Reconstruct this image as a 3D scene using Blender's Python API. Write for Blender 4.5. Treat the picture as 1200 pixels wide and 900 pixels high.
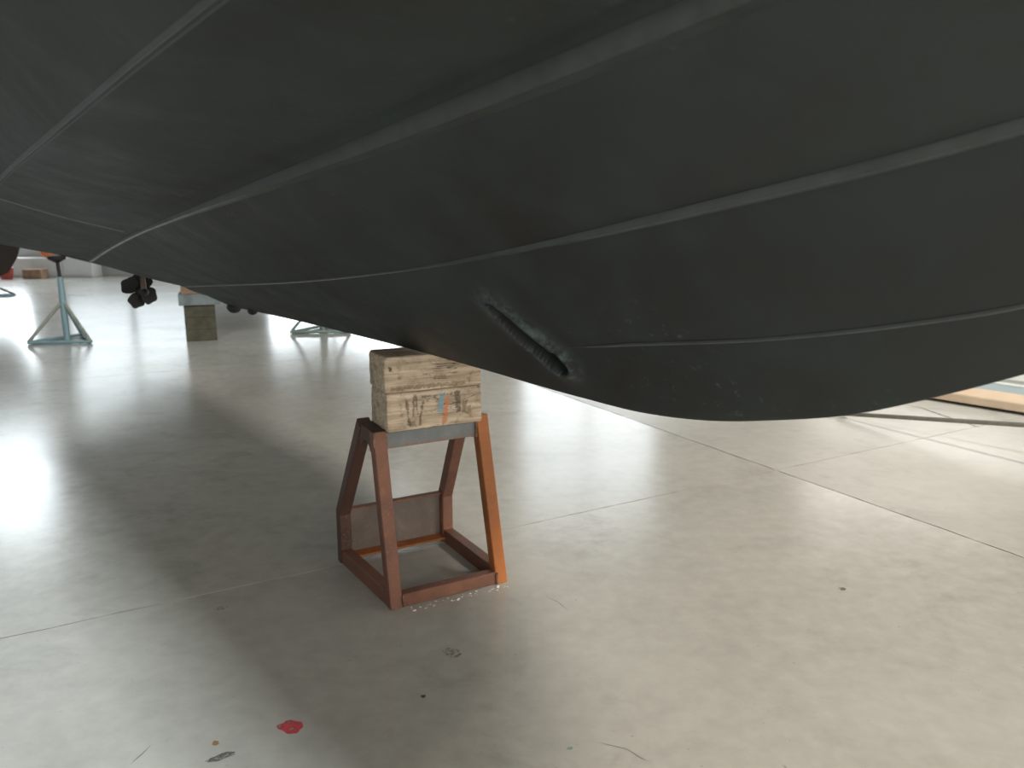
import bpy, bmesh, math, random
import numpy as np
from mathutils import Vector, Matrix, noise
random.seed(7)
for o in list(bpy.data.objects): bpy.data.objects.remove(o)
SC = bpy.context.scene
COL = SC.collection

# ---------------- camera ----------------
F = 925.0; CAMH = 1.3; PITCH = math.atan(196/925)
cd = bpy.data.cameras.new('camera'); cam = bpy.data.objects.new('camera', cd); COL.objects.link(cam)
cd.sensor_width = 36; cd.lens = 36*F/1200; cd.clip_start = 0.02; cd.clip_end = 200
cam.location = (0, 0, CAMH); cam.rotation_euler = (math.pi/2-PITCH, 0, 0)
cd.dof.use_dof = True; cd.dof.focus_distance = 2.3; cd.dof.aperture_fstop = 4.2
SC.camera = cam
# ---------------- world, exposure ----------------
w = bpy.data.worlds.new('world'); SC.world = w; w.use_nodes = True
w.node_tree.nodes['Background'].inputs[0].default_value = (0.8, 0.9, 1.0, 1)
w.node_tree.nodes['Background'].inputs[1].default_value = 1.0
SC.view_settings.view_transform = 'Standard'; SC.view_settings.look = 'None'
SC.view_settings.gamma = 1; SC.view_settings.exposure = 0.4
SC.view_settings.use_curve_mapping = False
# strengths of the lit windows and lamps (tuned together)
E_BACKL = 9.0; E_BACK = 8.0; E_BACKM = 1.9; E_BACKC = 2.4; E_BACKR = 1.8; E_RIGHT = 1.4; E_FRONT = 4.3; E_LEFT = 0.3; E_SKY_PORT = 215.0; E_SKY_STAR = 85.0
COOL = (0.86, 0.95, 1.0); WARM = (1.0, 0.93, 0.84)

# rooflights: x, y, width, length, rotation, (material chosen below), label
RZ = math.radians(39)
# ---------------- node helpers ----------------
class NT:
    def __init__(s, name):
        s.m = bpy.data.materials.new(name); s.m.use_nodes = True
        s.t = s.m.node_tree; s.b = s.t.nodes['Principled BSDF']
    def n(s, typ, **kw):
        nd = s.t.nodes.new(typ)
        for k, v in kw.items(): setattr(nd, k, v)
        return nd
    def l(s, a, b): s.t.links.new(a, b)
    def put(s, sock, v):
        if isinstance(v, bpy.types.NodeSocket): s.l(v, sock)
        elif v is not None:
            if sock.type == 'RGBA' and len(v) == 3: v = (*v, 1)
            sock.default_value = v
    def coord(s, kind='Object'): return s.n('ShaderNodeTexCoord').outputs[kind]
    def map(s, vec, scale=(1,1,1), loc=(0,0,0), rot=(0,0,0)):
        m = s.n('ShaderNodeMapping'); s.l(vec, m.inputs[0]); m.inputs[1].default_value = loc
        m.inputs[2].default_value = rot; m.inputs[3].default_value = scale; return m.outputs[0]
    def noise(s, vec, scale, detail=4, rough=.55, dist=0):
        nd = s.n('ShaderNodeTexNoise'); s.l(vec, nd.inputs['Vector']); nd.inputs['Scale'].default_value = scale
        nd.inputs['Detail'].default_value = detail; nd.inputs['Roughness'].default_value = rough
        nd.inputs['Distortion'].default_value = dist; return nd.outputs[0]
    def ramp(s, f, lo, hi, a=0, b=1):
        r = s.n('ShaderNodeMapRange'); s.l(f, r.inputs[0]); r.inputs[1].default_value = lo; r.inputs[2].default_value = hi
        r.inputs[3].default_value = a; r.inputs[4].default_value = b; return r.outputs[0]
    def math(s, op, a, b=None):
        m = s.n('ShaderNodeMath', operation=op); s.put(m.inputs[0], a)
        if b is not None: s.put(m.inputs[1], b)
        return m.outputs[0]
    def mix(s, f, a, b):
        m = s.n('ShaderNodeMix', data_type='RGBA'); s.put(m.inputs[0], f); s.put(m.inputs[6], a); s.put(m.inputs[7], b)
        return m.outputs[2]
    def sep(s, v):
        x = s.n('ShaderNodeSeparateXYZ'); s.l(v, x.inputs[0]); return x.outputs
    def out(s, col=None, rough=None, metal=None, bump=None, bs=.2, bd=.01):
        s.put(s.b.inputs['Base Color'], col); s.put(s.b.inputs['Roughness'], rough); s.put(s.b.inputs['Metallic'], metal)
        if bump is not None:
            bn = s.n('ShaderNodeBump'); bn.inputs['Strength'].default_value = bs; bn.inputs['Distance'].default_value = bd
            s.l(bump, bn.inputs['Height']); s.l(bn.outputs[0], s.b.inputs['Normal'])
        return s.m

def lin(r, g, b):
    f = lambda c: (c/255/12.92 if c/255 <= .04045 else ((c/255+.055)/1.055)**2.4)
    return (f(r), f(g), f(b))

def simple(name, c, rough=.6, metal=0, var=.25, scale=8):
    t = NT(name); co = t.coord(); n = t.noise(co, scale, 5)
    d = tuple(x*(1-var) for x in c); u_ = tuple(min(1, x*(1+var)) for x in c)
    return t.out(t.mix(t.ramp(n, .35, .65), d, u_), rough, metal)

def emis(name, c, e):
    t = NT(name); t.b.inputs['Base Color'].default_value = (.8, .85, .9, 1)
    t.b.inputs['Emission Color'].default_value = (*c, 1); t.b.inputs['Emission Strength'].default_value = e
    t.b.inputs['Roughness'].default_value = .2
    return t.m

def mat_floor(name, R0):
    t = NT(name); co = t.coord('Generated'); g = t.n('ShaderNodeNewGeometry').outputs['Position']
    big = t.noise(g, .55, 4, .55, .3); mid = t.noise(t.map(g, (1, 1.1, 1)), 1.7, 7, .62, .4)
    fine = t.noise(g, 14, 6, .6); sm = t.noise(t.map(g, (1, 1.25, 1), (3, 1, 0), (0, 0, .5)), 3.4, 8, .68, .5); zone = t.ramp(t.noise(g, .9, 3, .5), .42, .58, .15, 1)
    c = t.mix(t.ramp(big, .35, .68), (.31, .30, .265), (.42, .41, .37))
    c = t.mix(t.math('MULTIPLY', t.ramp(mid, .45, .78), .5), c, (.30, .295, .26))
    c = t.mix(t.math('MULTIPLY', t.math('MULTIPLY', t.ramp(sm, .50, .68), zone), .62), c, (.23, .225, .20))
    c = t.mix(t.math('MULTIPLY', t.ramp(fine, .3, .75), .22), c, (.62, .60, .55))
    sp = t.noise(g, 60, 3, .5)
    c = t.mix(t.math('MULTIPLY', t.ramp(sp, .70, .76), .6), c, (.2, .18, .15))
    r = t.math('ADD', t.ramp(mid, .25, .75, R0, R0+.06), t.ramp(fine, .3, .7, -.01, .02))
    h = t.math('ADD', t.math('MULTIPLY', sm, .6), t.math('MULTIPLY', fine, .25))
    return t.out(c, r, 0, h, .12, .004)

def mat_hull():
    t = NT('black_antifouling'); g = t.coord()
    a = t.noise(g, 2.2, 5, .6, .4); b = t.noise(t.map(g, (1.5, 1, 1.0)), 4.5, 8, .72, .3); f = t.noise(g, 70, 3, .6)
    c = t.mix(t.ramp(a, .35, .65), (.0150, .0150, .0140), (.0200, .0275, .0272))
    c = t.mix(t.math('MULTIPLY', t.ramp(b, .48, .72), .45), c, (.030, .041, .041))
    sc = t.noise(t.map(g, (1, 1, 1), (5, 2, 9)), 1.7, 2, .5); pt = t.noise(g, 34, 5, .7)
    c = t.mix(t.math('MULTIPLY', t.ramp(sc, .52, .62), t.math('MULTIPLY', t.ramp(pt, .60, .70), .8)), c, (.085, .10, .10))
    at = t.n('ShaderNodeAttribute', attribute_name='scuff').outputs['Fac']
    c = t.mix(t.math('MULTIPLY', at, t.ramp(pt, .42, .62)), c, (.075, .105, .11))
    r = t.ramp(b, .3, .7, .5, .68)
    h = t.math('ADD', t.math('MULTIPLY', b, .35), t.math('MULTIPLY', f, .12))
    t.b.inputs['Specular IOR Level'].default_value = .4
    return t.out(c, r, 0, h, .35, .004)

def mat_strake():
    t = NT('strake_paint'); g = t.coord(); n = t.noise(g, 12, 5, .6)
    at = t.n('ShaderNodeAttribute', attribute_name='wear_and_lit').outputs['Fac']
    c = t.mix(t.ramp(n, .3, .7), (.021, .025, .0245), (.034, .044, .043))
    c = t.mix(t.math('MULTIPLY', at, t.ramp(t.noise(g, 25, 4), .3, .55, .5, 1)), c, (.42, .42, .40))  # pale mix: worn rail edges, plus the lit look painted on outer faces
    return t.out(c, .5, 0, n, .2, .003)

def mat_rust(name, base, orange, grey, k_or, k_gr, sc=7, zr=None):
    t = NT(name); g = t.coord(); a = t.noise(g, sc, 6, .6, .3); b = t.noise(t.map(g, (1, 1, .5), (4, 4, 4)), sc*1.5, 6, .65)
    f = t.noise(g, 160, 2, .6)
    c = t.mix(t.ramp(a, .3, .7), tuple(x*.5 for x in base), base)
    c = t.mix(t.ramp(b, .68-k_or, .82-k_or), c, orange)
    c = t.mix(t.ramp(a, .80-k_gr, .95-k_gr), c, grey)
    if zr:   # rust creeping up from the lower edge
        zz = t.math('ADD', t.sep(g)[2], t.math('MULTIPLY', t.noise(g, 60, 4, .7), .05))
        c = t.mix(t.ramp(zz, zr+.018, zr+.034, .85, 0), c, orange)
    c = t.mix(t.math('MULTIPLY', t.ramp(f, .62, .72), .35), c, (.35, .27, .2))
    return t.out(c, t.ramp(a, .3, .7, .5, .75), .15, f, .3, .001)

def mat_timber(name, marks):
    t = NT(name); g = t.coord()
    gr = t.noise(t.map(g, (3, 30, 42)), 1.6, 6, .6, .6); bl = t.noise(g, 9, 5, .6, .3); f = t.noise(t.map(g, (12, 60, 120)), 3, 4, .6)
    c = t.mix(t.ramp(gr, .3, .7), (.29, .215, .14), (.64, .525, .40))
    c = t.mix(t.math('MULTIPLY', t.ramp(bl, .52, .72), .6), c, (.115, .085, .05))
    c = t.mix(t.math('MULTIPLY', t.ramp(f, .66, .74), .7), c, (.05, .035, .02))
    ck = t.noise(t.map(g, (1.2, 20, 13), (2, 5, 1)), 2.2, 3, .5, .4); pres = t.noise(g, 7, 2, .5)
    thin = t.ramp(t.math('ABSOLUTE', t.math('SUBTRACT', ck, .5)), .004, .012, 1, 0)
    c = t.mix(t.math('MULTIPLY', t.math('MULTIPLY', thin, t.ramp(pres, .5, .58)), .85), c, (.045, .03, .018))
    dirt = t.noise(t.map(g, (1, 1, 1), (9, 0, 4)), 22, 7, .75)
    c = t.mix(t.math('MULTIPLY', t.ramp(dirt, .54, .64), .55), c, (.13, .085, .045))
    x, y, z = t.sep(g)
    wob = t.math('MULTIPLY', t.math('SUBTRACT', t.noise(g, 75, 6, .8), .5), .034)
    pat = t.ramp(t.noise(t.map(g, (1, 1, 1), (7, 0, 0)), 130, 4, .7), .36, .50, .5, 1)
    def box(cx, cz, hx, hz, lean=0):
        dx = t.math('ABSOLUTE', t.math('SUBTRACT', t.math('ADD', x, t.math('MULTIPLY', z, lean)), cx))
        dz = t.math('ABSOLUTE', t.math('SUBTRACT', z, cz))
        m = t.math('MAXIMUM', t.math('SUBTRACT', dx, hx), t.math('SUBTRACT', dz, hz))
        return t.math('MULTIPLY', t.ramp(t.math('ADD', m, wob), -.0012, .0012, 1, 0), pat)
    front = t.ramp(y, -.078, -.083)
    for cx, cz, hx, hz, lean, col, k in marks:
        c = t.mix(t.math('MULTIPLY', t.math('MULTIPLY', box(cx, cz, hx, hz, lean), front), k), c, col)
    return t.out(c, .8, 0, t.math('ADD', gr, f), .5, .003)

# ---------------- object helpers ----------------
def link(o): COL.objects.link(o); return o
def mesh_obj(name, verts, faces, mat, parent=None, smooth=False, sharp=None):
    me = bpy.data.meshes.new(name); me.from_pydata([tuple(v) for v in verts], [], faces); me.update()
    bm = bmesh.new(); bm.from_mesh(me); bmesh.ops.recalc_face_normals(bm, faces=bm.faces)
    if smooth:
        for f in bm.faces: f.smooth = True
        if sharp:
            for e in bm.edges:
                if len(e.link_faces) == 2 and e.calc_face_angle(0) > sharp: e.smooth = False
    bm.to_mesh(me); bm.free()
    if mat: me.materials.append(mat)
    o = bpy.data.objects.new(name, me); link(o)
    if parent: o.parent = parent
    return o
def from_bm(name, bm, mat, parent=None, smooth=False, sharp=.6):
    bmesh.ops.recalc_face_normals(bm, faces=bm.faces)
    if smooth:
        for f in bm.faces: f.smooth = True
        for e in bm.edges:
            if len(e.link_faces) == 2 and e.calc_face_angle(0) > sharp: e.smooth = False
    me = bpy.data.meshes.new(name); bm.to_mesh(me); bm.free()
    if mat: me.materials.append(mat)
    o = bpy.data.objects.new(name, me); link(o)
    if parent: o.parent = parent
    return o
def box_bm(x0, x1, y0, y1, z0, z1, bev=0, seg=2, bm=None):
    b = bmesh.new(); bmesh.ops.create_cube(b, size=1)
    for v in b.verts: v.co = Vector(((x0+x1)/2+v.co.x*(x1-x0), (y0+y1)/2+v.co.y*(y1-y0), (z0+z1)/2+v.co.z*(z1-z0)))
    if bev: bmesh.ops.bevel(b, geom=b.edges[:], offset=bev, segments=seg, profile=.5, affect='EDGES')
    return b
def box(name, x0, x1, y0, y1, z0, z1, mat, parent=None, bev=0, seg=2):
    return from_bm(name, box_bm(x0, x1, y0, y1, z0, z1, bev, seg), mat, parent)
def frame_of(d, up=Vector((0, 0, 1))):
    d = d.normalized(); s = d.cross(up)
    if s.length < 1e-3: s = Vector((1, 0, 0))
    s.normalize(); return s, s.cross(d).normalized()
def bar_bm(bm, path, hw, hh, side, bev=.004):
    """square tube swept along path; side = fixed lateral vector; mitred joints; chamfered corners"""
    path = [Vector(p) for p in path]; rings = []
    side = Vector(side).normalized()
    prof = [(-hw+bev, -hh), (hw-bev, -hh), (hw, -hh+bev), (hw, hh-bev), (hw-bev, hh), (-hw+bev, hh), (-hw, hh-bev), (-hw, -hh+bev)]
    for i, p in enumerate(path):
        a = (path[i]-path[i-1]).normalized() if i else None
        c = (path[i+1]-path[i]).normalized() if i < len(path)-1 else None
        d = (a+c).normalized() if a and c else (a or c)
        n = side.cross(d).normalized(); k = 1.0
        if a and c: k = 1/max(.3, math.cos(a.angle(c)/2))
        rings.append([bm.verts.new(p+side*x+n*y*k) for x, y in prof])
    for r0, r1 in zip(rings, rings[1:]):
        for j in range(8): bm.faces.new((r0[j], r0[(j+1) % 8], r1[(j+1) % 8], r1[j]))
    bm.faces.new(rings[0]); bm.faces.new(rings[-1][::-1])
def tube_bm(bm, path, radii, seg=14, cap=True):
    path = [Vector(p) for p in path]
    if not isinstance(radii, (list, tuple)): radii = [radii]*len(path)
    rings = []; up = None
    for i, p in enumerate(path):
        d = (path[min(i+1, len(path)-1)]-path[max(i-1, 0)]).normalized()
        if up is None: up, _ = frame_of(d)
        s = (up-d*up.dot(d)).normalized(); t = d.cross(s); up = s
        rings.append([bm.verts.new(p+(s*math.cos(a)+t*math.sin(a))*radii[i]) for a in [2*math.pi*k/seg for k in range(seg)]])
    for r0, r1 in zip(rings, rings[1:]):
        for j in range(seg): bm.faces.new((r0[j], r0[(j+1) % seg], r1[(j+1) % seg], r1[j]))
    if cap: bm.faces.new(rings[0][::-1]); bm.faces.new(rings[-1])
def tube(name, path, radii, mat, parent=None, seg=14):
    bm = bmesh.new(); tube_bm(bm, path, radii, seg); return from_bm(name, bm, mat, parent, True)
def empty(name, loc, rz=0, label=None, cat=None, group=None):
    o = bpy.data.objects.new(name, None); o.location = loc; o.rotation_euler = (0, 0, rz); o.empty_display_size = .1; link(o)
    if label: o['label'] = label; o['category'] = cat
    if group: o['group'] = group
    return o
def tag(o, label, cat, group=None):
    o['label'] = label; o['category'] = cat
    if group: o['group'] = group
    return o
def struct(o): o['kind'] = 'structure'; return o
def copy_tree(o, parent=None):
    c = o.copy(); link(c); c.parent = parent
    for ch in list(o.children): copy_tree(ch, c)
    return c

# ---------------- materials ----------------
M_floor = mat_floor('polished_concrete', .17); M_floor2 = mat_floor('worn_concrete', .33); M_hull = mat_hull(); M_strake = mat_strake()
M_wall = simple('painted_wall', (.52, .505, .48), .8, 0, .06, 1.2)
M_ceil = simple('ceiling_sheet', (.25, .25, .25), .8, 0, .08, 1)
M_frame = simple('window_frame_paint', (.35, .36, .37), .6)
M_joint = simple('joint_grit', lin(70, 60, 50), .95, 0, .5, 30)
M_rust = mat_rust('rusty_brown_steel', lin(132, 90, 72), lin(162, 98, 58), lin(112, 102, 98), .08, .02)
M_rustd = mat_rust('dark_brown_rust', lin(88, 62, 52), lin(116, 76, 56), lin(90, 80, 75), .0, 0)
M_rusto = mat_rust('orange_rust', lin(176, 106, 54), lin(205, 128, 62), lin(128, 84, 60), .12, .12, 3.5)
M_grey = mat_rust('bare_grey_steel', lin(120, 124, 126), lin(134, 92, 70), lin(146, 150, 152), .03, .16, 9, .548)
M_plate = mat_rust('brown_grey_plate', lin(118, 106, 98), lin(140, 92, 64), lin(132, 126, 122), .0, .18, 6)
M_weld = simple('weld_bead', lin(120, 92, 74), .5, .5, .4, 60)
# ================= SETTING =================
YAW = math.radians(29.4)
cx, sx = math.cos(YAW), math.sin(YAW)
U1 = Vector((cx, sx, 0)); U2 = Vector((-sx, cx, 0)); O0 = Vector((1.385, 3.955, 0))
XL, XR, YN, YF, HT = -22, 14, -9, 18, 8.5
base = struct(box('floor', XL, XR, YN, YF, -.3, -.03, M_joint))
P = 4.5; G = .0034
def clip(poly, a, b, c):  # keep a*x+b*y<=c
    out = []
    for i in range(len(poly)):
        p, q = poly[i], poly[(i+1) % len(poly)]; dp = a*p[0]+b*p[1]-c; dq = a*q[0]+b*q[1]-c
        if dp <= 0: out.append(p)
        if dp*dq < 0: t = dp/(dp-dq); out.append((p[0]+(q[0]-p[0])*t, p[1]+(q[1]-p[1])*t))
    return out
def wob(seed, t):
    return noise.noise(Vector((t*5, seed*7.3, 0)))*.006+noise.noise(Vector((t*40, seed*3.1, 2)))*.0035
def gap(seed, t): return G*(1+.9*noise.noise(Vector((t*9, seed, 9)))+ .5*noise.noise(Vector((t*45, seed, 4))))
NS = 90
for i in range(-7, 6):
    for j in range(-7, 6):
        near = -2 <= i <= 1 and -2 <= j <= 1
        ns = NS if near else 1
        pts = []
        def P_(a, b): v = O0+U1*a+U2*b; return (v.x, v.y)
        a0, a1, b0, b1 = i*P, (i+1)*P, j*P, (j+1)*P
        for k in range(ns): t = a0+(a1-a0)*k/ns; pts.append(P_(t, b0+(wob(j, t)+gap(j, t) if near and k else G)))
        for k in range(ns): t = b0+(b1-b0)*k/ns; pts.append(P_(a1+(wob(50+i+1, t)-gap(50+i+1, t) if near and k else -G), t))
        for k in range(ns): t = a1-(a1-a0)*k/ns; pts.append(P_(t, b1+(wob(j+1, t)-gap(j+1, t) if near and k else -G)))
        for k in range(ns): t = b1-(b1-b0)*k/ns; pts.append(P_(a0+(wob(50+i, t)+gap(50+i, t) if near and k else G), t))
        for a, b, c in ((1, 0, XR), (-1, 0, -XL), (0, 1, YF), (0, -1, -YN)): pts = clip(pts, a, b, c)
        if len(pts) < 3: continue
        n = len(pts)
        vs = [(x, y, 0) for x, y in pts]+[(x, y, -.03) for x, y in pts]
        fs = [tuple(range(n))]+[(k, k+n, (k+1) % n+n, (k+1) % n) for k in range(n)]
        mesh_obj('concrete_slab', vs, fs, M_floor2 if i >= 0 else M_floor, base)

def wall(name, x0, x1, y0, y1, z0=-.3, z1=HT): return struct(box(name, x0, x1, y0, y1, z0, z1, M_wall))
# back and right walls have window openings: built from piers, sill and lintel as one structure
def wall_with_openings(name, fixed, thick, lo, hi, ops, zs, axis):
    bm = bmesh.new()
    def add(a0, a1, z0, z1):
        b = box_bm(a0, a1, fixed, fixed+thick, z0, z1) if axis == 'x' else box_bm(fixed, fixed+thick, a0, a1, z0, z1)
        me = bpy.data.meshes.new('t'); b.to_mesh(me); b.free(); bm.from_mesh(me); bpy.data.meshes.remove(me)
    add(lo, hi, -.3, zs[0]); add(lo, hi, zs[1], HT); prev = lo
    for a, b_ in ops: add(prev, a, zs[0], zs[1]); prev = b_
    add(prev, hi, zs[0], zs[1])
    return struct(from_bm(name, bm, M_wall))
WN = [0]
def window(a0, a1, z0, z1, fixed, axis, mat, nx, nz, inward):
    WN[0] += 1
    e = struct(empty('window_%d' % WN[0], (0, 0, 0)))
    bm = bmesh.new(); t = .06
    def add(p0, p1, q0, q1):
        b = box_bm(p0, p1, fixed, fixed+t*inward, q0, q1) if axis == 'x' else box_bm(fixed, fixed+t*inward, p0, p1, q0, q1)
        me = bpy.data.meshes.new('t'); b.to_mesh(me); b.free(); bm.from_mesh(me); bpy.data.meshes.remove(me)
    for k in range(nx+1): c = a0+(a1-a0)*k/nx; add(max(a0, c-.05), min(a1, c+.05), z0, z1)
    for k in range(nz+1): c = z0+(z1-z0)*k/nz; add(a0, a1, max(z0, c-.05), min(z1, c+.05))
    from_bm('window_frame', bm, M_frame, e)
    for k in range(nx):
        for q in range(nz):
            p0, p1 = a0+(a1-a0)*k/nx+.05, a0+(a1-a0)*(k+1)/nx-.05; q0, q1 = z0+(z1-z0)*q/nz+.05, z0+(z1-z0)*(q+1)/nz-.05
            y = fixed+.03*inward
            if axis == 'x': vs = [(p0, y, q0), (p1, y, q0), (p1, y, q1), (p0, y, q1)]
            else: vs = [(y, p0, q0), (y, p1, q0), (y, p1, q1), (y, p0, q1)]
            mesh_obj('pane', vs, [(0, 1, 2, 3)], mat, e)
M_ebl = emis('daylit_glass_bright', COOL, E_BACKL); M_eb4 = emis('daylit_glass_mid', COOL, E_BACKM); M_eb3 = emis('daylit_glass_soft', COOL, E_BACKC); M_eb2 = emis('daylit_glass_dim', WARM, E_BACKR); M_eb = emis('daylit_glass_cool', COOL, E_BACK); M_er = emis('daylit_glass_warm', WARM, E_RIGHT)
M_ef = emis('daylit_glass_front', WARM, E_FRONT); M_el = emis('daylit_glass_left', COOL, E_LEFT)
back_ops = [(-17.4, -15.0), (-14.2, -11.0), (-10.2, -7.2), (-5.6, -2.6), (0.2, 3.4), (7, 12)]
wall_with_openings('wall_back', YF, .3, XL, XR, back_ops, (.8, 6.0), 'x')
for a, b in back_ops: window(a, b, .8, 6.0, YF+.12, 'x', M_ebl if a < -10.5 else M_eb4 if a < -7 else M_eb if a < 0 else M_eb3 if a < 6 else M_eb2, max(2, int((b-a)/1.4)), 4, -1)
right_ops = [(-4, 0), (2, 7), (9, 16)]
wall_with_openings('wall_right', XR, .3, YN, YF, right_ops, (1.0, 6.5), 'y')
for a, b in right_ops: window(a, b, 1.0, 6.5, XR+.12, 'y', M_er, 3, 3, -1)
left_ops = [(0, 6), (8, 15)]
wall_with_openings('wall_left', XL-.3, .3, YN, YF, left_ops, (2.0, 7.0), 'y')
for a, b in left_ops: window(a, b, 2.0, 7.0, XL-.12, 'y', M_el, 3, 3, 1)
front_ops = [(0.5, 5), (6.5, 12)]
wall_with_openings('wall_front', YN-.3, .3, XL, XR, front_ops, (1.5, 6.5), 'x')
for a, b in front_ops: window(a, b, 1.5, 6.5, YN-.12, 'x', M_ef, 4, 3, 1)
struct(box('ceiling', XL-.3, XR+.3, YN-.3, YF+.3, HT, HT+.3, M_ceil))
# rooflights: framed panes just under the ceiling sheet
M_sp = emis('rooflight_warm', WARM, E_SKY_PORT); M_ss = emis('rooflight_cool', COOL, E_SKY_STAR)
def rooflight(cx_, cy_, wx, wy, rz, mat, label):
    e = empty('rooflight', (cx_, cy_, HT), rz, label, 'rooflight')
    t = .06
    for a0, a1, b0, b1 in ((-wx/2-t, wx/2+t, -wy/2-t, -wy/2), (-wx/2-t, wx/2+t, wy/2, wy/2+t), (-wx/2-t, -wx/2, -wy/2, wy/2), (wx/2, wx/2+t, -wy/2, wy/2), (-wx/2, wx/2, -.02, .02)):
        box('frame', a0, a1, b0, b1, -.10, 0, M_frame, e)
    for y0, y1 in ((-wy/2, -.02), (.02, wy/2)):
        mesh_obj('pane', [(-wx/2, y0, -.05), (-wx/2, y1, -.05), (wx/2, y1, -.05), (wx/2, y0, -.05)], [(0, 1, 2, 3)], mat, e)
for b_, s_, wx, wy, m_, lb in ((-4.6, 5.6, 1.1, 2.2, M_sp, 'warm rooflight ahead of the bow of the black hull'), (3.2, 0.0, 1.2, 2.4, M_ss, 'cool rooflight over the near side of the black hull')):
    rooflight(1.078+.6293*s_-.7771*b_, .873-.7771*s_-.6293*b_, wx, wy, RZ, m_, lb)

# ================= BOAT =================
A = math.radians(39); D = 1.386979646803463
BU = Vector((math.sin(A), -math.cos(A), 0)); BN = Vector((-math.cos(A), -math.sin(A), 0))
# boat frame: local x = towards bow (s), local y = starboard breadth (b), z up; origin = keel abeam of the camera
BO = BN*(-D)
boat = empty('boat', BO, 0, 'large black-bottomed motorboat hull with spray rails, propped on a rusty stand and timber blocks', 'boat')
boat.matrix_world = Matrix(((BU.x, BN.x, 0, BO.x), (BU.y, BN.y, 0, BO.y), (0, 0, 1, 0), (0, 0, 0, 1)))
def curve(tab):
    a = np.array(tab, float); xs = a[:, 0]
    def f(s):
        out = []
        for c in range(1, a.shape[1]):
            y = a[:, c]; d = np.diff(y)/np.diff(xs); m = np.zeros(len(xs)); m[0] = d[0]; m[-1] = d[-1]
            for i in range(1, len(xs)-1):
                w1 = xs[i+1]-xs[i]; w0 = xs[i]-xs[i-1]; m[i] = (d[i-1]*w1+d[i]*w0)/(w0+w1)
            i = int(np.clip(np.searchsorted(xs, s)-1, 0, len(xs)-2)); hh = xs[i+1]-xs[i]; t = (s-xs[i])/hh
            out.append((2*t**3-3*t*t+1)*y[i]+(t**3-2*t*t+t)*hh*m[i]+(-2*t**3+3*t*t)*y[i+1]+(t**3-t*t)*hh*m[i+1])
        return out
    return f
ST, BW = -3.95, .95
keel = curve([(-3.95, .866), (-3.3, .873), (-2.7, .873), (-2.2, .868), (-1.85, .860), (-1.43, .849), (-1.2, .850), (-.98, .876), (-.88, .898), (-.706, .945), (-.56, 1.005), (-.438, 1.062), (-.2, 1.19), (.1, 1.40), (.5, 1.75), (.95, 2.2)])
s4 = curve([(-3.95, .12, .925), (-2.8, .13, .965), (-1.6, .138, .978), (-1.291, .140, 1.007), (-1.087, .140, 1.037), (-.805, .138, 1.081), (-.585, .127, 1.127), (-.41, .117, 1.174), (-.1, .10, 1.32), (.4, .07, 1.70), (.95, .03, 2.22)])
s3 = curve([(-3.95, .220, .969), (-3.5, .252, 1.005), (-3.0, .287, 1.044), (-2.5, .317, 1.085), (-2.0, .339, 1.134), (-1.6, .346, 1.181), (-1.2, .344, 1.239), (-.8, .329, 1.309), (-.4, .298, 1.393), (0, .251, 1.51), (.5, .17, 1.82), (.95, .07, 2.24)])
s2 = curve([(-3.95, .612, 1.102), (-3.5, .623, 1.174), (-3.0, .639, 1.239), (-2.5, .652, 1.293), (-2.0, .657, 1.343), (-1.6, .652, 1.385), (-1.2, .634, 1.435), (-.8, .602, 1.495), (-.4, .553, 1.570), (0, .48, 1.67), (.5, .31, 1.92), (.95, .12, 2.27)])
ch = curve([(-3.95, 1.03, 1.215), (-3.6, 1.035, 1.30), (-3.3, 1.04, 1.362), (-2.87, 1.043, 1.403), (-1.734, 1.057, 1.474), (-1.311, 1.051, 1.508), (-1.117, 1.046, 1.524), (-.95, 1.038, 1.540), (-.5, .98, 1.61), (0, .85, 1.74), (.5, .58, 1.98), (.95, .20, 2.30)])
sheer = curve([(-3.95, 1.36, 2.15), (-2, 1.42, 2.2), (-1, 1.40, 2.25), (0, 1.2, 2.34), (.5, .80, 2.40), (.95, .35, 2.47)])
def ss(x, a, b): t = min(1, max(0, (x-a)/(b-a))); return t*t*(3-2*t)
def hf2(s): return .008+.024*ss(s, -2.9, -.9)
def hf3(s): return .005+.012*ss(s, -1.7, -.7)
def hf4(s): return .0005+.006*ss(s, -1.33, -1.15)
def hfc(s): return .009
def wd(f): return lambda s: {hf2: .030, hf3: .022, hf4: .012, hfc: .008}[f]*min(1, max(.15, f(s)/.02))
RAILS = [(s4, hf4), (s3, hf3), (s2, hf2), (ch, hfc)]
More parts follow.
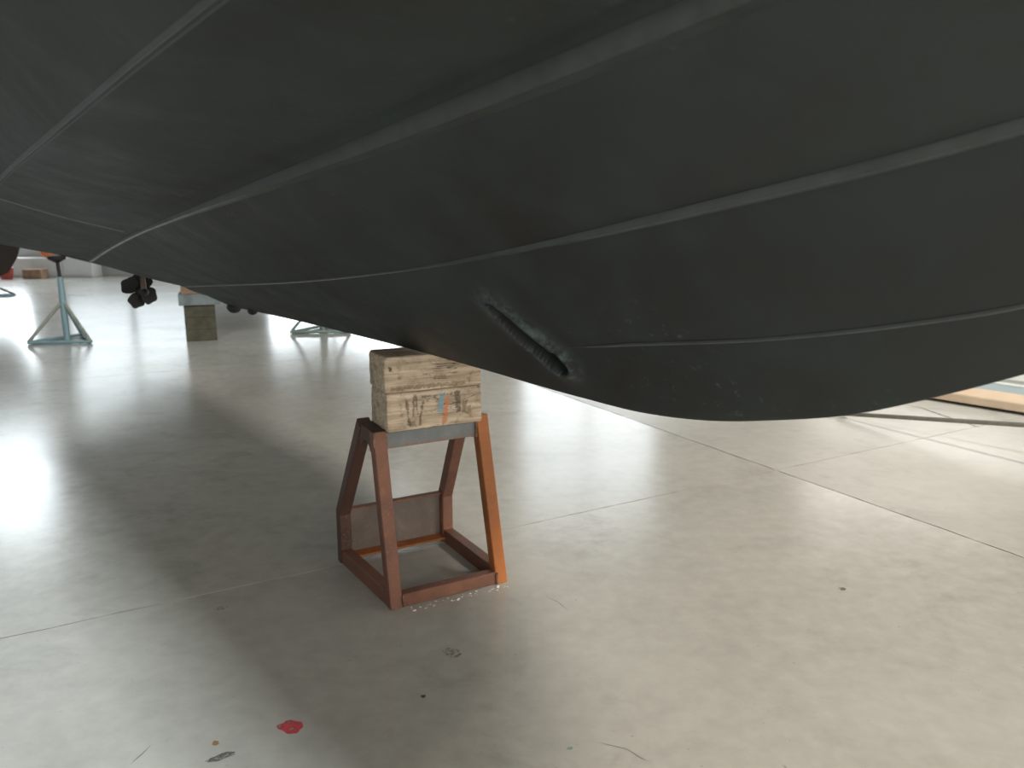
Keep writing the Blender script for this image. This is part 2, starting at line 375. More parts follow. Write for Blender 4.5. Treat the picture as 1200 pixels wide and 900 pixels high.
# station list, fine around the intake slot
st = list(np.arange(ST, -1.62, .02))+list(np.arange(-1.62, -1.28, .0032))+list(np.arange(-1.28, BW+.001, .02))
def lerp(p, q, t): return (p[0]+(q[0]-p[0])*t, p[1]+(q[1]-p[1])*t)
def section(s):
    """list of (b,z) for starboard half below the chine"""
    zk = keel(s)[0]; pts = [(0, zk-.004), (.006, zk-.003), (.012, zk+.003)]
    out = list(pts); prev = pts[-1]
    for n, (cv, hf) in zip((55, 70, 14, 20), RAILS):
        b, z = cv(s); w_ = wd(hf)(s); a = (b-w_, z); c = (b+.004, z+hf(s))
        if cv is ch: a = (b-w_, z-.004)
        bul = .006 if cv is not s4 and cv is not s3 else .003 if cv is s3 else 0
        for k in range(1, n+1):
            t = k/n; q = lerp(prev, a, t); out.append((q[0]+bul*math.sin(math.pi*t), q[1]-bul*math.sin(math.pi*t)*.6))
        if cv is s2:   # soft cove above the rail's outer face
            out.append(c); c2 = (c[0]+.022, c[1]+.012); out.append(c2); prev = c2
        else: out.append(c); prev = c
    b, z = prev; bs, zs = sheer(s); mb, mz = b+(bs-b)*.62, z+(zs-z)*.36
    for k in range(1, 13):
        t = k/12
        out.append((b+(mb-b)*t*2, z+(mz-z)*t*2) if k <= 6 else (mb+(bs-mb)*(t*2-1), mz+(zs-mz)*(t*2-1)))
    return out
# slot (water intake) on the inner panel, given by two surface points
SA = Vector((-1.475, .252)); SB = Vector((-1.400, .106))
def slot(s, b, z, p, nrm):
    d = SB-SA; v = Vector((s, b))-SA; L = d.length; t = v.dot(d)/L/L
    tc = min(1, max(0, t)); off = (v-d*tc)
    dist = math.sqrt((off.x)**2+(off.y*1.42)**2) if not 0 < t < 1 else abs(v.x*d.y-v.y*d.x)/L
    R = .012+.024*tc**.6
    dep = .12*ss(tc, -.1, .6)
    k = 1-ss(dist, R-.0045, R)
    floor_ = 1-.0*dist
    push = -dep*k*floor_
    lip = .009*math.exp(-((dist-R-.007)/.010)**2)*(.4+.6*ss(tc, 0, .6))
    fair = .010*math.exp(-(max(0, dist-R)/.045)**2)
    scf = math.exp(-((dist-R-.012)/.022)**2)*(1-k)
    ramp_ = math.exp(-((t-.0)/.6)**2)
    return push+(lip+fair)*(1-k), scf*.9 if R+.002 < dist < .12 else 0
secs = [section(s) for s in st]; NP = len(secs[0])
verts = []; scuff = []
for i, s in enumerate(st):
    for j, (b, z) in enumerate(secs[i]):
        x = s; dx = 0; sc_ = 0
        if -1.62 < s < -1.25 and 3 <= j <= 130:
            m, sc_ = slot(s, b, z, None, None)
            nb, nz = .707, -.707
            b += nb*m; z += nz*m
        # transverse step in the aft bottom, between outer rail and chine
        verts.append((x, b, z)); scuff.append(sc_)
J2 = 3+55+1+70+1+14+2
nst = len(st); faces = []
for side in (0, 1):
    for i in range(nst-1):
        for j in range(NP-1):
            a = i*NP+j; q = (a, a+1, a+NP+1, a+NP)
            if side: q = tuple(k+nst*NP for k in q[::-1])
            faces.append(q)
allv = verts+[(x, -b, z) for x, b, z in verts]
# weld centre line by sharing vertices
remap = list(range(len(allv)))
for i in range(nst): remap[nst*NP+i*NP] = i*NP
faces = [tuple(remap[k] for k in f) for f in faces]
# transom and bow closing
st_t = [j for j in range(NP)]; faces.append(tuple(st_t)+tuple(remap[nst*NP+j] for j in reversed(st_t[1:])))
bo = [(nst-1)*NP+j for j in range(NP)]; faces.append(tuple(bo[::-1])+tuple(remap[nst*NP+k] for k in bo[1:]))
hull = mesh_obj('hull', allv, faces, M_hull, boat, True, .5)
at = hull.data.attributes.new('scuff', 'FLOAT', 'POINT')
ZA = scuff*2
at.data.foreach_set('value', ZA)
# rails (strakes): triangular prisms laid on the shell
def rail(cv, hf, s0, s1, side, name='spray_rail', wear_and_lit=None, face=lambda s: 0):  # face: light on the rail's outer side painted in, growing toward the bow
    ss_ = [s for s in np.arange(s0, s1+.001, .03)]; vs = []; fs = []; wr = []
    for s in ss_:
        b, z = cv(s); w_ = wd(hf)(s); h_ = hf(s); k = .0016
        y0 = z-(.004 if cv is ch else 0)
        prof = [(b-w_-.002, y0+.002), (b-w_, y0-.0008), (b-k, z), (b+k, z+.0004), (b+k+.0002, z+.0022), (b+k+.002, z+h_*.5), (b+.0055, z+h_), (b+.002, z+h_+.003)]
        for p, wv in zip(prof, (0, 0, 1, 1, -1, -1, -.4, 0)): vs.append((s, p[0]*side, p[1])); wr.append((wv*wear_and_lit(s) if wv >= 0 else -wv*face(s)) if wear_and_lit else 0)
    n = 8
    for i in range(len(ss_)-1):
        for j in range(n): fs.append((i*n+j, i*n+(j+1) % n, (i+1)*n+(j+1) % n, (i+1)*n+j))
    fs.append(tuple(range(n))); fs.append(tuple(reversed(range((len(ss_)-1)*n, len(ss_)*n))))
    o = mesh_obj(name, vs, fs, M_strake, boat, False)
    a_ = o.data.attributes.new('wear_and_lit', 'FLOAT', 'POINT'); a_.data.foreach_set('value', wr); return o
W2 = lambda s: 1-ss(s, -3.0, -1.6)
W3 = lambda s: .8*(1-ss(s, -2.6, -1.2))+.15*ss(s, -1.2, -1)
W4 = lambda s: .25
for side in (1, -1):
    rail(s4, hf4, -1.30, BW-.02, side, wear_and_lit=W4)
    rail(s3, hf3, ST+.02, BW-.02, side, wear_and_lit=W3, face=lambda s: .05*ss(s, -1.4, -.7))
    rail(s2, hf2, ST+.005, BW-.02, side, wear_and_lit=W2, face=lambda s: .10*ss(s, -2.2, -.8))
    rail(ch, hfc, ST+.0, BW-.02, side, 'chine')
# transverse step line aft, following the bottom between the outer rail and the chine
vs, fs = [], []
N = 19
for k in range(N+1):
    t = k/N; s = -3.08-.13*t+.004*math.sin(9*t); hh_ = []
    for d in (-.010, 0, .010):
        b, z = section(s+d)[145+k]; up = .003 if d == 0 else -.001
        vs.append((s+d, b+up*.3, z-up))
for k in range(N): fs += [(3*k, 3*k+1, 3*k+4, 3*k+3), (3*k+1, 3*k+2, 3*k+5, 3*k+4)]
ridge = mesh_obj('bottom_ridge', vs, fs, M_strake, boat)
a_ = ridge.data.attributes.new('wear_and_lit', 'FLOAT', 'POINT'); a_.data.foreach_set('value', [.0, .4, 0]*(N+1))
# deck with coaming and rub rail
vs = []; fs = []
for s in st[::6]:
    b, z = sheer(s); vs += [(s, b, z), (s, 0, z+.05), (s, -b, z)]
n = len(vs)//3
for i in range(n-1): fs += [(3*i, 3*i+1, 3*i+4, 3*i+3), (3*i+1, 3*i+2, 3*i+5, 3*i+4)]
M_white = simple('gelcoat', (.7, .7, .68), .3, 0, .05, 2)
mesh_obj('deck', vs, fs, M_white, boat)
M_rubber = simple('black_rubber', (.02, .02, .02), .6)
for side in (1, -1):
    tube('rub_rail', [(s, sheer(s)[0]*side, sheer(s)[1]-.02) for s in np.arange(ST, BW, .15)], .03, M_rubber, boat, 10)
box('unseen_cabin', -3.9, -1.5, -1.05, 1.05, 2.19, 3.75, M_white, boat, .10, 3)  # out of view; added to keep the rooflight off the floor behind the stern
# anodes on the keel by the transom
M_anode = simple('dark_anode', (.016, .016, .016), .7)
for s, r in ((-3.90, .034), (-3.66, .022)):
    bm = bmesh.new(); bmesh.ops.create_icosphere(bm, subdivisions=3, radius=r)
    for v in bm.verts: v.co = Vector((s+v.co.x*1.3, v.co.y, keel(s)[0]-.004+v.co.z*.9))
    from_bm('anode', bm, M_anode, boat, True)

# ---------------- outboard motor ----------------
M_dark = simple('dark_motor_paint', (.008, .008, .008), .6)
M_leg = simple('motor_leg_paint', lin(84, 70, 60), .45)
def b2w(s, b, z): return BO+BU*s+BN*b+Vector((0, 0, z))
om = empty('outboard_motor', b2w(-4.5, .26, .92), 0, 'small dark outboard motor with a round-bladed propeller hanging behind the black hull', 'outboard motor')
yaw_b = math.atan2(BU.y, BU.x); om.rotation_euler = (0, 0, yaw_b)
# local x toward bow; leg in front of the propeller
bm = bmesh.new(); tube_bm(bm, [(.0, 0, -.02), (.0, 0, .06), (.005, 0, .12), (.01, 0, .6), (.01, 0, .95)], [.017, .013, .014, .020, .03], 12)
leg = from_bm('leg', bm, M_leg, om, True)
tube('gearcase', [(.05, 0, -.015), (.03, 0, -.012), (-.02, 0, -.01), (-.08, 0, -.01)], [.006, .018, .022, .016], M_dark, om, 14)
bm = box_bm(-.09, .03, -.035, .035, .100, .107, .003, 1); from_bm('anti_ventilation_plate', bm, M_leg, om)
box('mounting_bracket', .0, .54, -.08, .08, .55, .75, M_dark, om, .01)
bm = box_bm(-.16, .14, -.13, .13, .92, 1.32, .06, 4); from_bm('cowling', bm, M_dark, om, True)
hub = tube('propeller_hub', [(-.05, 0, -.01), (-.10, 0, -.01), (-.14, 0, -.01)], [.022, .024, .012], M_dark, om, 14)
for k in range(4):
    ang = math.radians(62+90*k+(8 if k % 2 else -4)); vs = []; fs = []; nr, na = 9, 9
    for side in (0, 1):
        for i in range(nr+1):
            r = .012+.088*i/nr; u_ = i/nr; wch = .004+.050*math.sqrt(max(0, 1-((u_-.58)/.60)**2))
            if i == nr: wch = .030
            for j in range(na+1):
                v_ = (j/na-.5)*2; y = r*math.cos(v_*wch/r*0)*1.0; lat = v_*wch
                pitch = math.radians(34-14*u_)
                px = -.09+lat*math.sin(pitch)*.8+(.002 if side else -.002)
                pl = lat*math.cos(pitch)
                rr = r-.020*v_*v_*max(0, (u_-.5)*2)
                vs.append((px, -math.sin(ang)*rr+math.cos(ang)*pl, -.01+math.cos(ang)*rr+math.sin(ang)*pl))
    off = (nr+1)*(na+1)
    for i in range(nr):
        for j in range(na):
            a = i*(na+1)+j; fs.append((a, a+1, a+na+2, a+na+1)); fs.append(tuple(off+q for q in (a+na+1, a+na+2, a+1, a)))
    border = [j for j in range(na+1)]+[i*(na+1)+na for i in range(1, nr+1)]+[nr*(na+1)+j for j in reversed(range(na))]+[i*(na+1) for i in reversed(range(1, nr))]
    for q in range(len(border)): a, b = border[q], border[(q+1) % len(border)]; fs.append((a, b, off+b, off+a))
    mesh_obj('propeller_blade', vs, fs, M_dark, hub, True, .9)

# ================= STAND =================
SO = Vector((-.408, 2.444, 0)); SY = math.radians(28.9)
stand = empty('trestle_stand', SO, SY, 'rusty welded steel trestle stand with splayed square legs carrying two timber blocks', 'stand')
# local x along front rail (to the right), y away from camera
W, DP, H, q = .448, .485, .607, .0225
def bar(name, path, hw, hh, side, mat, bev=.003):
    bm = bmesh.new(); bar_bm(bm, path, hw, hh, side, bev); return from_bm(name, bm, mat, stand)
X0, X1 = q, W-q
TF, TB = .085, .215      # front / back leg depth at the top
LX = (1, 0, 0); XB0, XB1 = X0-.036, X1-.014
fl = bar('leg', [(X0, q, 0), (X0-.018, TF, H-.001)], q, q, LX, M_rust)
fr = bar('leg', [(X1, q, 0), (X1-.045, TF, H+.012)], q, q, LX, M_rusto); fr['label'] = 'orange-rusted front right leg'
bar('leg', [(XB0, DP-q, 0.001), (XB0, DP-q, .20), (X0-.018, TB, H)], q, q, LX, M_rustd)
bar('leg', [(XB1, DP-q, 0.001), (XB1, DP-q, .20), (X1-.045, TB, H)], q, q, LX, M_rust)
bar('bottom_rail', [(2*q, q, .024), (W-2*q, q, .024)], q-.002, .023, (0, 1, 0), M_rust)
# side rails: angle iron
def angle(name, x, xe, mat):
    inner = -1; kx = (xe-x)/(DP-2*q)
    bm = bmesh.new(); t = .005; y0, y1 = 2*q, DP-2*q
    for a, b, c, d in ((x-.020, x+.020, .049, .054), (x-.020, x-.015, .0, .049)):
        bb = box_bm(a, b, y0, y1, c, d, .001, 1); me = bpy.data.meshes.new('t'); bb.to_mesh(me); bb.free(); bm.from_mesh(me); bpy.data.meshes.remove(me)
    for v in bm.verts: v.co.x += kx*(v.co.y-q)
    return from_bm(name, bm, mat, stand)
angle('side_rail', X0, XB0, M_rust); angle('side_rail', X1, XB1, M_rust)
# back channel: web with top and bottom flanges
yb = DP-q
bp_ = box('back_plate', XB0+q, XB1-q, yb+.008, yb+.014, .030, .205, M_plate, stand, .001, 1)
box('plate_flange', XB0+q, XB1-q, yb-.016, yb+.014, .205, .212, M_rust, bp_, .001, 1)
o_ = box('plate_flange', XB0+q, XB1-q, yb-.044, yb+.014, .022, .030, M_rusto, bp_, .001, 1); o_['label'] = 'orange-rusted lower flange'
# top: grey beam between front legs, back beam, side cross plates with curved gussets
xa, xb = X0-.018, X1-.045
box('top_beam', xa+q, xb-q, TF-q*.6, TF-q*.6+.006, H-.062, H-.002, M_grey, stand, .001, 1)
box('top_beam', xa+q, xb-q, TB+q*.5, TB+q*.5+.006, H-.062, H-.002, M_rustd, stand, .001, 1)
box('top_plate', xa+q, xb-q, TF-q*.6, TB+q*.6, H-.008, H-.001, M_rustd, stand, .001, 1)
for x in (xa, xb):
    bm = bmesh.new(); prof = [(TF-.01, H+.000), (TB+.012, H+.0), (TB+.018, H-.06)]
    for k in range(9):
        a = math.pi*k/8; prof.append(((TF+TB)/2+.005+math.cos(a)*.045, H-.075+math.sin(a)*.028))
    prof.append((TF-.01, H-.06))
    vs = [(x-.019, y, z) for y, z in prof]+[(x+.019, y, z) for y, z in prof]; n = len(prof)
    fs = [tuple(range(n)), tuple(range(2*n-1, n-1, -1))]+[(k, (k+1) % n, (k+1) % n+n, k+n) for k in range(n)]
    mesh_obj('side_gusset', vs, fs, M_rustd, stand)
def weld(p, q_, par, r=.004):
    bm = bmesh.new(); n = 7; P0, P1 = Vector(p), Vector(q_)
    pts = [P0.lerp(P1, k/n)+Vector((random.uniform(-1, 1), random.uniform(-1, 1), 0))*.001 for k in range(n+1)]
    tube_bm(bm, pts, [r*(.7+.6*random.random()) for _ in pts], 7); return from_bm('weld_bead', bm, M_weld, par, True)
weld((xb-q, TF-q*.9, H-.062), (xb-q+.001, TF-q*.9, H+.004), fr); weld((xa+q, TF-q*.9, H-.062), (xa+q, TF-q*.9, H-.002), fl)
weld((xa-q+.002, TF-q*.98, H-.05), (xa-q+.002, TF-q, H+.0), fl); weld((2*q, -.001, .004), (2*q, -.001, .045), fl); weld((W-2*q, -.001, .004), (W-2*q, -.001, .045), fr)

# ---------------- timber blocks ----------------
BY = math.radians(27)
def block(name, fx, fy, z0, z1, L, Dp, yaw, mat, label, seed, cutdark=0):
    ux = Vector((math.cos(yaw), math.sin(yaw), 0)); uy = Vector((-math.sin(yaw), math.cos(yaw), 0))
    c = Vector((fx, fy, 0))+ux*L/2+uy*Dp/2+Vector((0, 0, (z0+z1)/2)); hz = (z1-z0)/2
    bm = box_bm(-L/2, L/2, -Dp/2, Dp/2, -hz, hz)
    bmesh.ops.bevel(bm, geom=bm.edges[:], offset=.007, segments=2, profile=.5, affect='EDGES')
    for a, lo, hi, n in ((0, -L/2, L/2, 22), (1, -Dp/2, Dp/2, 9), (2, -hz, hz, 8)):
        for k in range(1, n):
            co = Vector((0, 0, 0)); no = Vector((0, 0, 0)); co[a] = lo+(hi-lo)*k/n; no[a] = 1
            bmesh.ops.bisect_plane(bm, geom=bm.verts[:]+bm.edges[:]+bm.faces[:], plane_co=co, plane_no=no)
    for v in bm.verts:
        p = v.co; d = noise.noise(p*14+Vector((seed, 0, 0)))*.0022+noise.noise(p*50+Vector((seed, 3, 0)))*.0009
        e = sum(1 for a, h_ in ((0, L/2), (1, Dp/2), (2, hz)) if abs(abs(p[a])-h_) < .009)
        flat = abs(abs(p.z)-hz) < 1e-4
        if e >= 2: d += -abs(noise.noise(p*30+Vector((seed, 9, 1))))*.006
        nn = Vector((p.x/(L/2))**9 if 0 else [(p.x/(L/2))**9, (p.y/(Dp/2))**9, 0 if flat else (p.z/hz)**9*.6])
        v.co += nn*d
    o = from_bm(name, bm, mat, None, True, .5); o.location = c; o.rotation_euler = (0, 0, yaw)
    return tag(o, label, 'timber block', 'timber blocks on the trestle')
DK = (.05, .036, .018); marks_low = [
 (-.098, -.005, .004, .045, .08, DK, .75), (-.078, .012, .0035, .032, -.05, DK, .7), (-.065, .02, .003, .035, .1, DK, .65), (-.05, -.01, .004, .040, -.15, DK, .7), (-.082, -.045, .012, .009, 0, DK, .55), (-.028, .028, .005, .006, 0, DK, .6),
 (.005, .045, .055, .004, .0, (.09, .09, .085), .8),
 (.017, .016, .009, .034, -.12, lin(104, 150, 168), .75), (.038, -.012, .008, .044, -.16, lin(190, 112, 62), .8),
 (.082, .015, .010, .036, .1, DK, .75), (.104, -.005, .009, .022, -.1, DK, .6), (.122, -.015, .006, .014, 0, DK, .5)]
marks_up = [(-.15, .02, .006, .008, 0, (.06, .035, .02), .9), (-.02, -.045, .13, .006, -.03, (.12, .07, .035), .6), (.02, -.018, .02, .006, .0, (.1, .07, .04), .5)]
M_t1 = mat_timber('weathered_timber_upper', marks_up); M_t2 = mat_timber('weathered_timber_marked', marks_low)
block('timber_block', -.406, 2.485, .6085, .7385, .340, .172, BY, M_t2, 'lower weathered timber block with blue and orange paint stripes, directly on the trestle', 3)
block('timber_block', -.410, 2.480, .7395, .8600, .343, .175, BY-.01, M_t1, 'upper plain weathered timber block jammed between the striped block and the black hull', 8)

# ================= floor marks =================
def blob(name, px, py, rx, ry, rot, mat, seed, n=26, rough=.35, z=.0006):
    vs = []
    for k in range(n):
        a = 2*math.pi*k/n; r = 1+rough*noise.noise(Vector((math.cos(a)*1.6+seed, math.sin(a)*1.6, seed*3)))*2
        x, y = math.cos(a)*rx*r, math.sin(a)*ry*r
        vs.append((px+x*math.cos(rot)-y*math.sin(rot), py+x*math.sin(rot)+y*math.cos(rot), z))
    return mesh_obj(name, vs, [tuple(range(n))], mat, base)
def patchy(name, c, k0, k1, sc):
    t = NT(name); g = t.coord(); n = t.noise(g, sc, 5, .6)
    tr = t.n('ShaderNodeBsdfTransparent'); mx = t.n('ShaderNodeMixShader'); t.put(mx.inputs[0], t.ramp(n, k0, k1))
    t.l(tr.outputs[0], mx.inputs[1]); t.out(c, .5); t.l(t.b.outputs[0], mx.inputs[2])
    t.l(mx.outputs[0], t.t.nodes['Material Output'].inputs[0]); return t.m
M_red = patchy('red_paint_spill', lin(178, 60, 66), .32, .52, 55); M_stain = patchy('dark_stain', lin(84, 84, 78), .38, .6, 40)
M_brown = patchy('rust_spot', lin(140, 104, 66), .35, .55, 60); M_teal = patchy('teal_paint', lin(110, 150, 135), .42, .6, 70)
def gp(x, y, z=0):
    a = (x-600)/F; b = (450-y)/F; d = (a, math.cos(PITCH)+b*math.sin(PITCH), -math.sin(PITCH)+b*math.cos(PITCH)); t = (z-CAMH)/d[2]
    return d[0]*t, d[1]*t
def spot(name, x, y, rx, ry, rot, m, seed, **k):
    k.setdefault('rough', .2)
    g = gp(x, y); o = blob(name, g[0], g[1], rx, ry, rot, m, seed, **k); return o
spot('paint_spot', 341, 852, .036, .026, -.3, M_red, 2, rough=.16)['label'] = 'red paint spot'
spot('floor_stain', 259, 887, .036, .012, .5, M_stain, 4)
spot('floor_stain', 253, 871, .008, .010, .5, M_brown, 5)
spot('floor_stain', 496, 816, .007, .007, 0, simple('black_speck', (.03, .03, .03)), 6)
spot('floor_stain', 530, 765, .022, .03, .9, patchy('rust_dust', lin(128, 108, 84), .45, .66, 80), 9)
spot('paint_spot', 258, 713, .022, .012, .4, M_teal, 10)['label'] = 'teal paint spot'
spot('paint_spot', 668, 877, .008, .005, .4, M_teal, 11)
spot('floor_stain', 987, 690, .014, .012, 0, M_stain, 12)
# cracks: thin irregular dark ribbons lying in the slab faces
M_crack = simple('crack_dark', lin(72, 62, 52), .95)
def crack(pts, wmax, seed, name='floor_crack'):
    g = [Vector((*gp(*p), .0007)) for p in pts]; vs = []; fs = []; fine = []
    for a, b in zip(g, g[1:]):
        for k in range(9): fine.append(a.lerp(b, k/9))
    fine.append(g[-1]); n = len(fine)
    for i, p in enumerate(fine):
        d = (fine[min(i+1, n-1)]-fine[max(0, i-1)]).normalized(); s = Vector((-d.y, d.x, 0))
        p = p+s*noise.noise(p*9+Vector((seed, 0, 0)))*.02*min(1, i/4)*min(1, (n-1-i)/4)
        w_ = wmax*(.35+.65*abs(noise.noise(p*16)))*min(1, (i+.3)/5, (n-i-.7)/5); vs += [p+s*w_, p-s*w_]
    for i in range(n-1): fs.append((2*i, 2*i+1, 2*i+3, 2*i+2))
    return mesh_obj(name, vs, fs, M_crack, base)
crack([(1062, 474), (1080, 479), (1105, 487), (1124, 493), (1150, 502)], .012, 1)
crack([(1066, 486), (1092, 492)], .006, 2)
crack([(640, 699), (668, 716)], .0022, 3); crack([(700, 870), (735, 878), (762, 893)], .0016, 4)
crack([(152, 897), (178, 872)], .003, 5)
# grime clods beside the front rail
rng = random.Random(4); bm = bmesh.new()
for k in range(46):
    t = rng.random(); lx = .05+t*.38; ly = -.02+rng.uniform(-.022, .012); wv = Matrix.Rotation(SY, 3, 'Z') @ Vector((lx, ly, 0))+SO
    r = rng.uniform(.001, .0035); mtx = Matrix.Translation((wv.x, wv.y, r*.4)) @ Matrix.Diagonal((1.6, 1, .6, 1))
    bmesh.ops.create_icosphere(bm, subdivisions=1, radius=r, matrix=mtx)
cr = from_bm('paint_crumbs', bm, simple('white_crumbs', (.75, .74, .7), .8)); cr['kind'] = 'stuff'
tag(cr, 'white paint crumbs scattered on the floor along the trestle front rail', 'debris')

# ================= BACKGROUND =================
M_blue = simple('pale_blue_paint', lin(120, 146, 152), .45, .2, .1, 8)
M_blk = simple('black_screw', lin(40, 32, 34), .5, .3); M_grn = simple('grey_green_paint', lin(124, 128, 118), .6)
def jack(loc, rz, h, label, m=M_blue, spread=.36, m2=M_grn):
    e = empty('jack_stand', loc, rz, label, 'jack stand', 'jack stands under the other boats')
    tube('pole', [(0, 0, .02), (0, 0, h*.45), (0, 0, h*.76)], [.032, .034, .028], m, e)
    sc_w = tube('screw', [(.0, 0, h*.70), (-.01, 0, h*.97)], .018, M_blk, e, 10)
    tube('pad', [(-.012, 0, h*.925), (-.012, 0, h*.965), (-.012, 0, h)], [.025, .085, .09], M_blk, sc_w, 16)
    for k in range(3):
        a = 2*math.pi*k/3+math.pi/2; ft = (math.cos(a)*spread, math.sin(a)*spread)
        tube('leg', [(0, 0, h*.48), (ft[0], ft[1], .02)], .018, m2 if k else m, e, 8)
        tube('foot_bar', [(ft[0], ft[1], .02), (math.cos(a+2*math.pi/3)*spread, math.sin(a+2*math.pi/3)*spread, .02)], .018, m, e, 8)
    return e
jack((-4.74, 8.33, 0), .1, .90, 'pale blue tripod jack stand with black pad, nearest of the stands at far left')
jack((-2.2, 9.1, 0), 2.2, .865, 'dark green tripod jack stand whose feet show below the hull, right of the concrete pillar', simple('dark_green_paint', lin(98, 116, 110), .5), .38)
jack((-8.75, 13.0, 0), 1.2, .62, 'blue grey tripod jack stand under the brown boat at the left edge', M_blue, .5)
# keel block pillar
kb = empty('keel_block', (-3.37, 8.50, 0), .37, 'dark mossy concrete pillar with grey slab cap and wood pad behind the hull', 'keel block')
M_conc = simple('dark_concrete', lin(66, 64, 50), .9, 0, .25, 12)
for k in range(3): box('pillar_block', -.155, .155, -.155, .155, .128*k, .128*k+.1265, M_conc, kb, .006)
box('cap_slab', -.20, .215, -.18, .18, .385, .500, simple('slab_grey', lin(104, 112, 112), .85), kb, .005)
box('wood_pad', -.17, .13, -.15, .15, .501, .60, simple('pad_wood', lin(128, 104, 84), .85), kb, .006)
# neighbouring boats
M_hull2 = simple('dark_cover_cloth', (.03, .033, .04), .7)
def loft(name, secs_, mat, parent):
    vs = []; fs = []; n = len(secs_[0])
    for r in secs_: vs += r
    for i in range(len(secs_)-1):
        for j in range(n-1): a = i*n+j; fs.append((a, a+1, a+n+1, a+n))
    fs.append(tuple(range(n))); fs.append(tuple(reversed(range((len(secs_)-1)*n, len(secs_)*n))))
    return mesh_obj(name, vs, fs, mat, parent, True, .5)
def hull_secs(L, B, zk, dr, H_, rake, fore, n=26):
    out = []
    for i in range(n+1):
        t = i/n; x = L*t; f = max(.02, 1-max(0, (t-.45)/.55)**2.2); r = ss(t, 1-fore, 1)
        zz = zk+(H_-zk)*.8*r**1.5; b = B*f; zc = zz+(dr+.35*r)*1.0*(f*.9+.1); zc = min(zc, H_-.1); xr = x
        out.append([(xr, -b*1.1, H_), (xr, -b*.96, zc), (xr, -b*.5, (zz+zc)/2), (xr, 0, zz), (xr, b*.5, (zz+zc)/2), (xr, b*.96, zc), (xr, b*1.1, H_)])
    return out
b2 = empty('boat', (-3.42, 8.32, 0), math.radians(88), 'dark-bottomed motorboat on jack stands and a concrete pillar, beyond the black hull', 'boat')
loft('hull', hull_secs(7.0, 1.5, .605, .33, 2.7, 0, .35), M_hull, b2)
box('unseen_cabin', 1.2, 4.6, -1.0, 1.0, 2.7, 4.4, M_hull2, b2, .12, 3)
box('cabin_roof', 1.0, 4.9, -1.1, 1.1, 4.4, 4.48, M_hull2, b2, .03)
b3 = empty('boat', (-11.62, 11.7, 0), math.radians(2), 'dark brown boat bow peeking in at the left edge of the picture', 'boat')
M_bb = simple('dark_brown_hull', lin(52, 42, 36), .55, 0, .2, 3)
def bow3():
    out = []
    for i in range(31):
        t = i/30; x = 4.42*t; r = ss(t, .80, 1.0); zz = .42+.62*max(0, (t-.90)/.10)**2; b = 1.1*max(.015, (1-max(0, (t-.3)/.7)**2)); zc = min(zz+.35, 2.0)
        out.append([(x, -b*1.1, 2.2), (x, -b, zc+.1), (x, -b*.45, zz+.12), (x, 0, zz), (x, b*.45, zz+.12), (x, b, zc+.1), (x, b*1.1, 2.2)])
    return out
loft('hull', bow3(), M_bb, b3)
for x, w_ in ((.8, .4), (3.1, .4)):
    o = box('timber_block', -.2, .2, -.25, .25, 0, .415, simple('dark_timber', lin(90, 76, 60), .9)); o.location = (-11.62+x, 11.7+x*.035, 0)
    tag(o, 'dark timber block holding up the brown boat, %s of the pair' % ('left' if x < 1 else 'right'), 'timber block', 'blocks under the brown boat')
# far clutter by the back wall
bk = empty('bucket', (-10.78, 16.95, 0), 0, 'small red bucket on the floor by the back wall', 'bucket')
tube('body', [(0, 0, 0), (0, 0, .24)], [.11, .15], simple('red_plastic', lin(168, 72, 62), .5), bk, 20)
tube('handle', [(math.cos(a)*.15, 0, .24+math.sin(a)*.1) for a in [math.pi*k/8 for k in range(9)]], .006, M_frame, bk, 6)
cbx = box('cardboard_box', -.2, .2, -.14, .14, 0, .2, simple('cardboard', lin(150, 122, 98), .85), None, .006); cbx.location = (-10.25, 17.1, 0)
tag(cbx, 'brown cardboard box on the floor right of the red bucket', 'box')
cab = empty('low_cabinet', (-10.4, 17.65, 0), 0, 'low pale cabinet against the back wall behind the bucket', 'cabinet')
box('body', -1.2, 1.2, -.22, .22, 0, .42, M_white, cab, .01)
for k in range(4): d_ = box('door', -1.18+k*.59, -.61+k*.59, -.238, -.22, .04, .40, M_white, cab, .004)
buo = empty('buoy', (-10.25, 17.6, .42), 0, 'round orange buoy lying on the low pale cabinet', 'buoy')
bm = bmesh.new(); bmesh.ops.create_uvsphere(bm, u_segments=20, v_segments=12, radius=.13, matrix=Matrix.Translation((0, 0, .13))); from_bm('ball', bm, simple('orange_plastic', lin(196, 110, 60), .5), buo, True)
tube('eye', [(0, 0, .24), (0, 0, .30)], .03, M_frame, buo, 10)

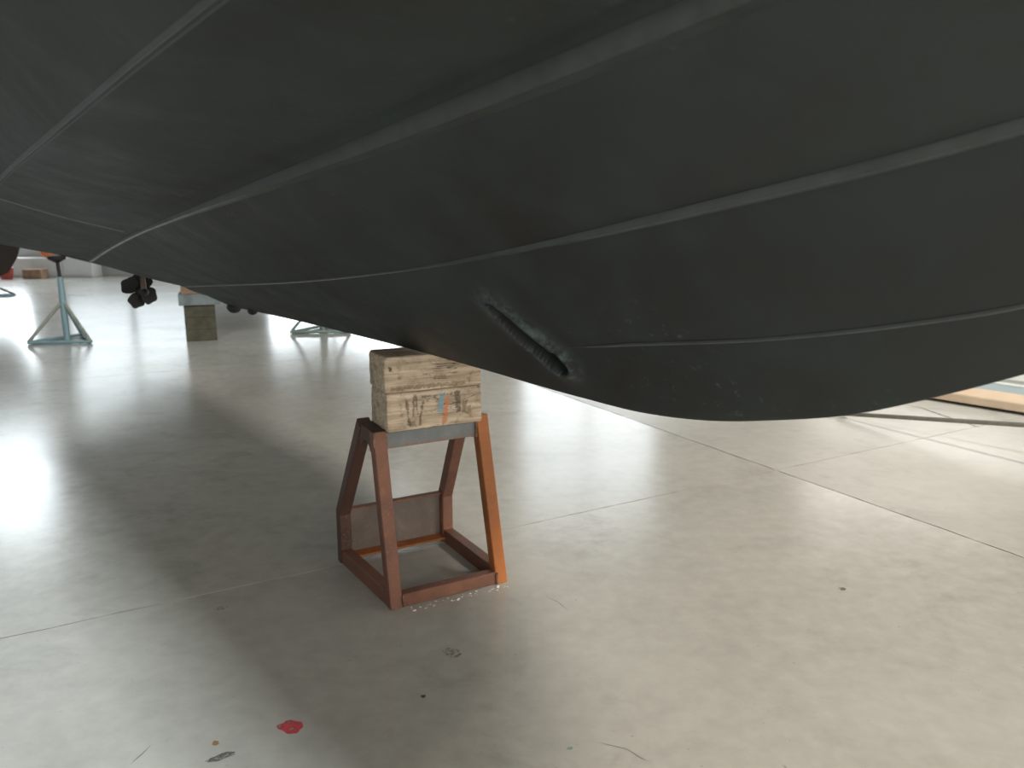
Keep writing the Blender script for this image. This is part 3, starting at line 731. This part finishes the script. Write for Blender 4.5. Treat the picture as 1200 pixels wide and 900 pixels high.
# ---- right side: brace pipe, plank, blue-grey board ----
M_pipe = simple('galvanised_pipe', lin(128, 122, 110), .5, .4, .1, 20)
pb = empty('brace_pipe', (2.17, 5.10, 0), 0, 'thin grey steel brace pipe sloping up from a small foot plate on the floor', 'pipe')
d_ = Vector((2.778-2.17, 4.143-5.10, .195-.02)); 
tube('pipe', [Vector((0, 0, .020)), Vector((0, 0, .020))+d_*2.4], .0135, M_pipe, pb)
bm = box_bm(-.09, .05, -.04, .04, 0, .006, .002, 1); pl = from_bm('foot_plate', bm, simple('light_plate', lin(165, 172, 164), .45, .3), pb); pl.rotation_euler = (0, 0, .1)
e_ = Vector((2.17, 5.10, .02))+d_*2.25
ph = box('support_block', -.12, .12, -.12, .12, 0, e_.z-.034, simple('support_timber', lin(150, 125, 98), .85), None, .005); ph.location = (e_.x, e_.y, 0)
tag(ph, 'squared timber block under the raised end of the brace pipe', 'timber block')
# timber plank lying on the floor
g0, g1 = Vector((*gp(1098, 463, .05), 0)), Vector((*gp(1200, 479, .05), 0))
dr = (g1-g0).normalized(); ang = math.atan2(dr.y, dr.x)
pk = empty('timber_plank', g0-dr*.9, ang, 'long pale wooden beam on the floor at the right edge', 'plank')
M_pw = simple('pale_pine', lin(192, 168, 142), .7, 0, .06, 5)
box('beam', 0, 3.6, 0, .30, .02, .085, M_pw, pk, .012, 3)
for x in (.15, 3.2): box('batten', x, x+.08, .03, .27, 0, .0195, simple('batten_wood', lin(90, 66, 44), .9), pk)
# blue-grey board with pale edge strips beyond
nr_ = Vector((-dr.y, dr.x, 0)); bo_ = g0-dr*1.0+nr_*.34
bd = empty('floor_board', bo_, ang, 'blue grey floor panel with pale edge strips beyond the wooden beam', 'panel')
box('panel', 0, 4, 0, .50, 0, .03, simple('blue_grey_paint', lin(128, 142, 146), .5, 0, .06, 4), bd, .004)
box('edge_strip', 0, 4, .505, .57, 0, .04, simple('white_strip', lin(196, 198, 192), .7, 0, .03), bd, .004)
box('edge_panel', 0, 4, .575, .73, 0, .03, simple('grey_strip', lin(128, 130, 124), .5, 0, .03), bd, .004)
box('edge_strip', 0, 4, .735, 1.10, 0, .04, simple('pale_strip', lin(180, 180, 172), .7, 0, .03), bd, .004)
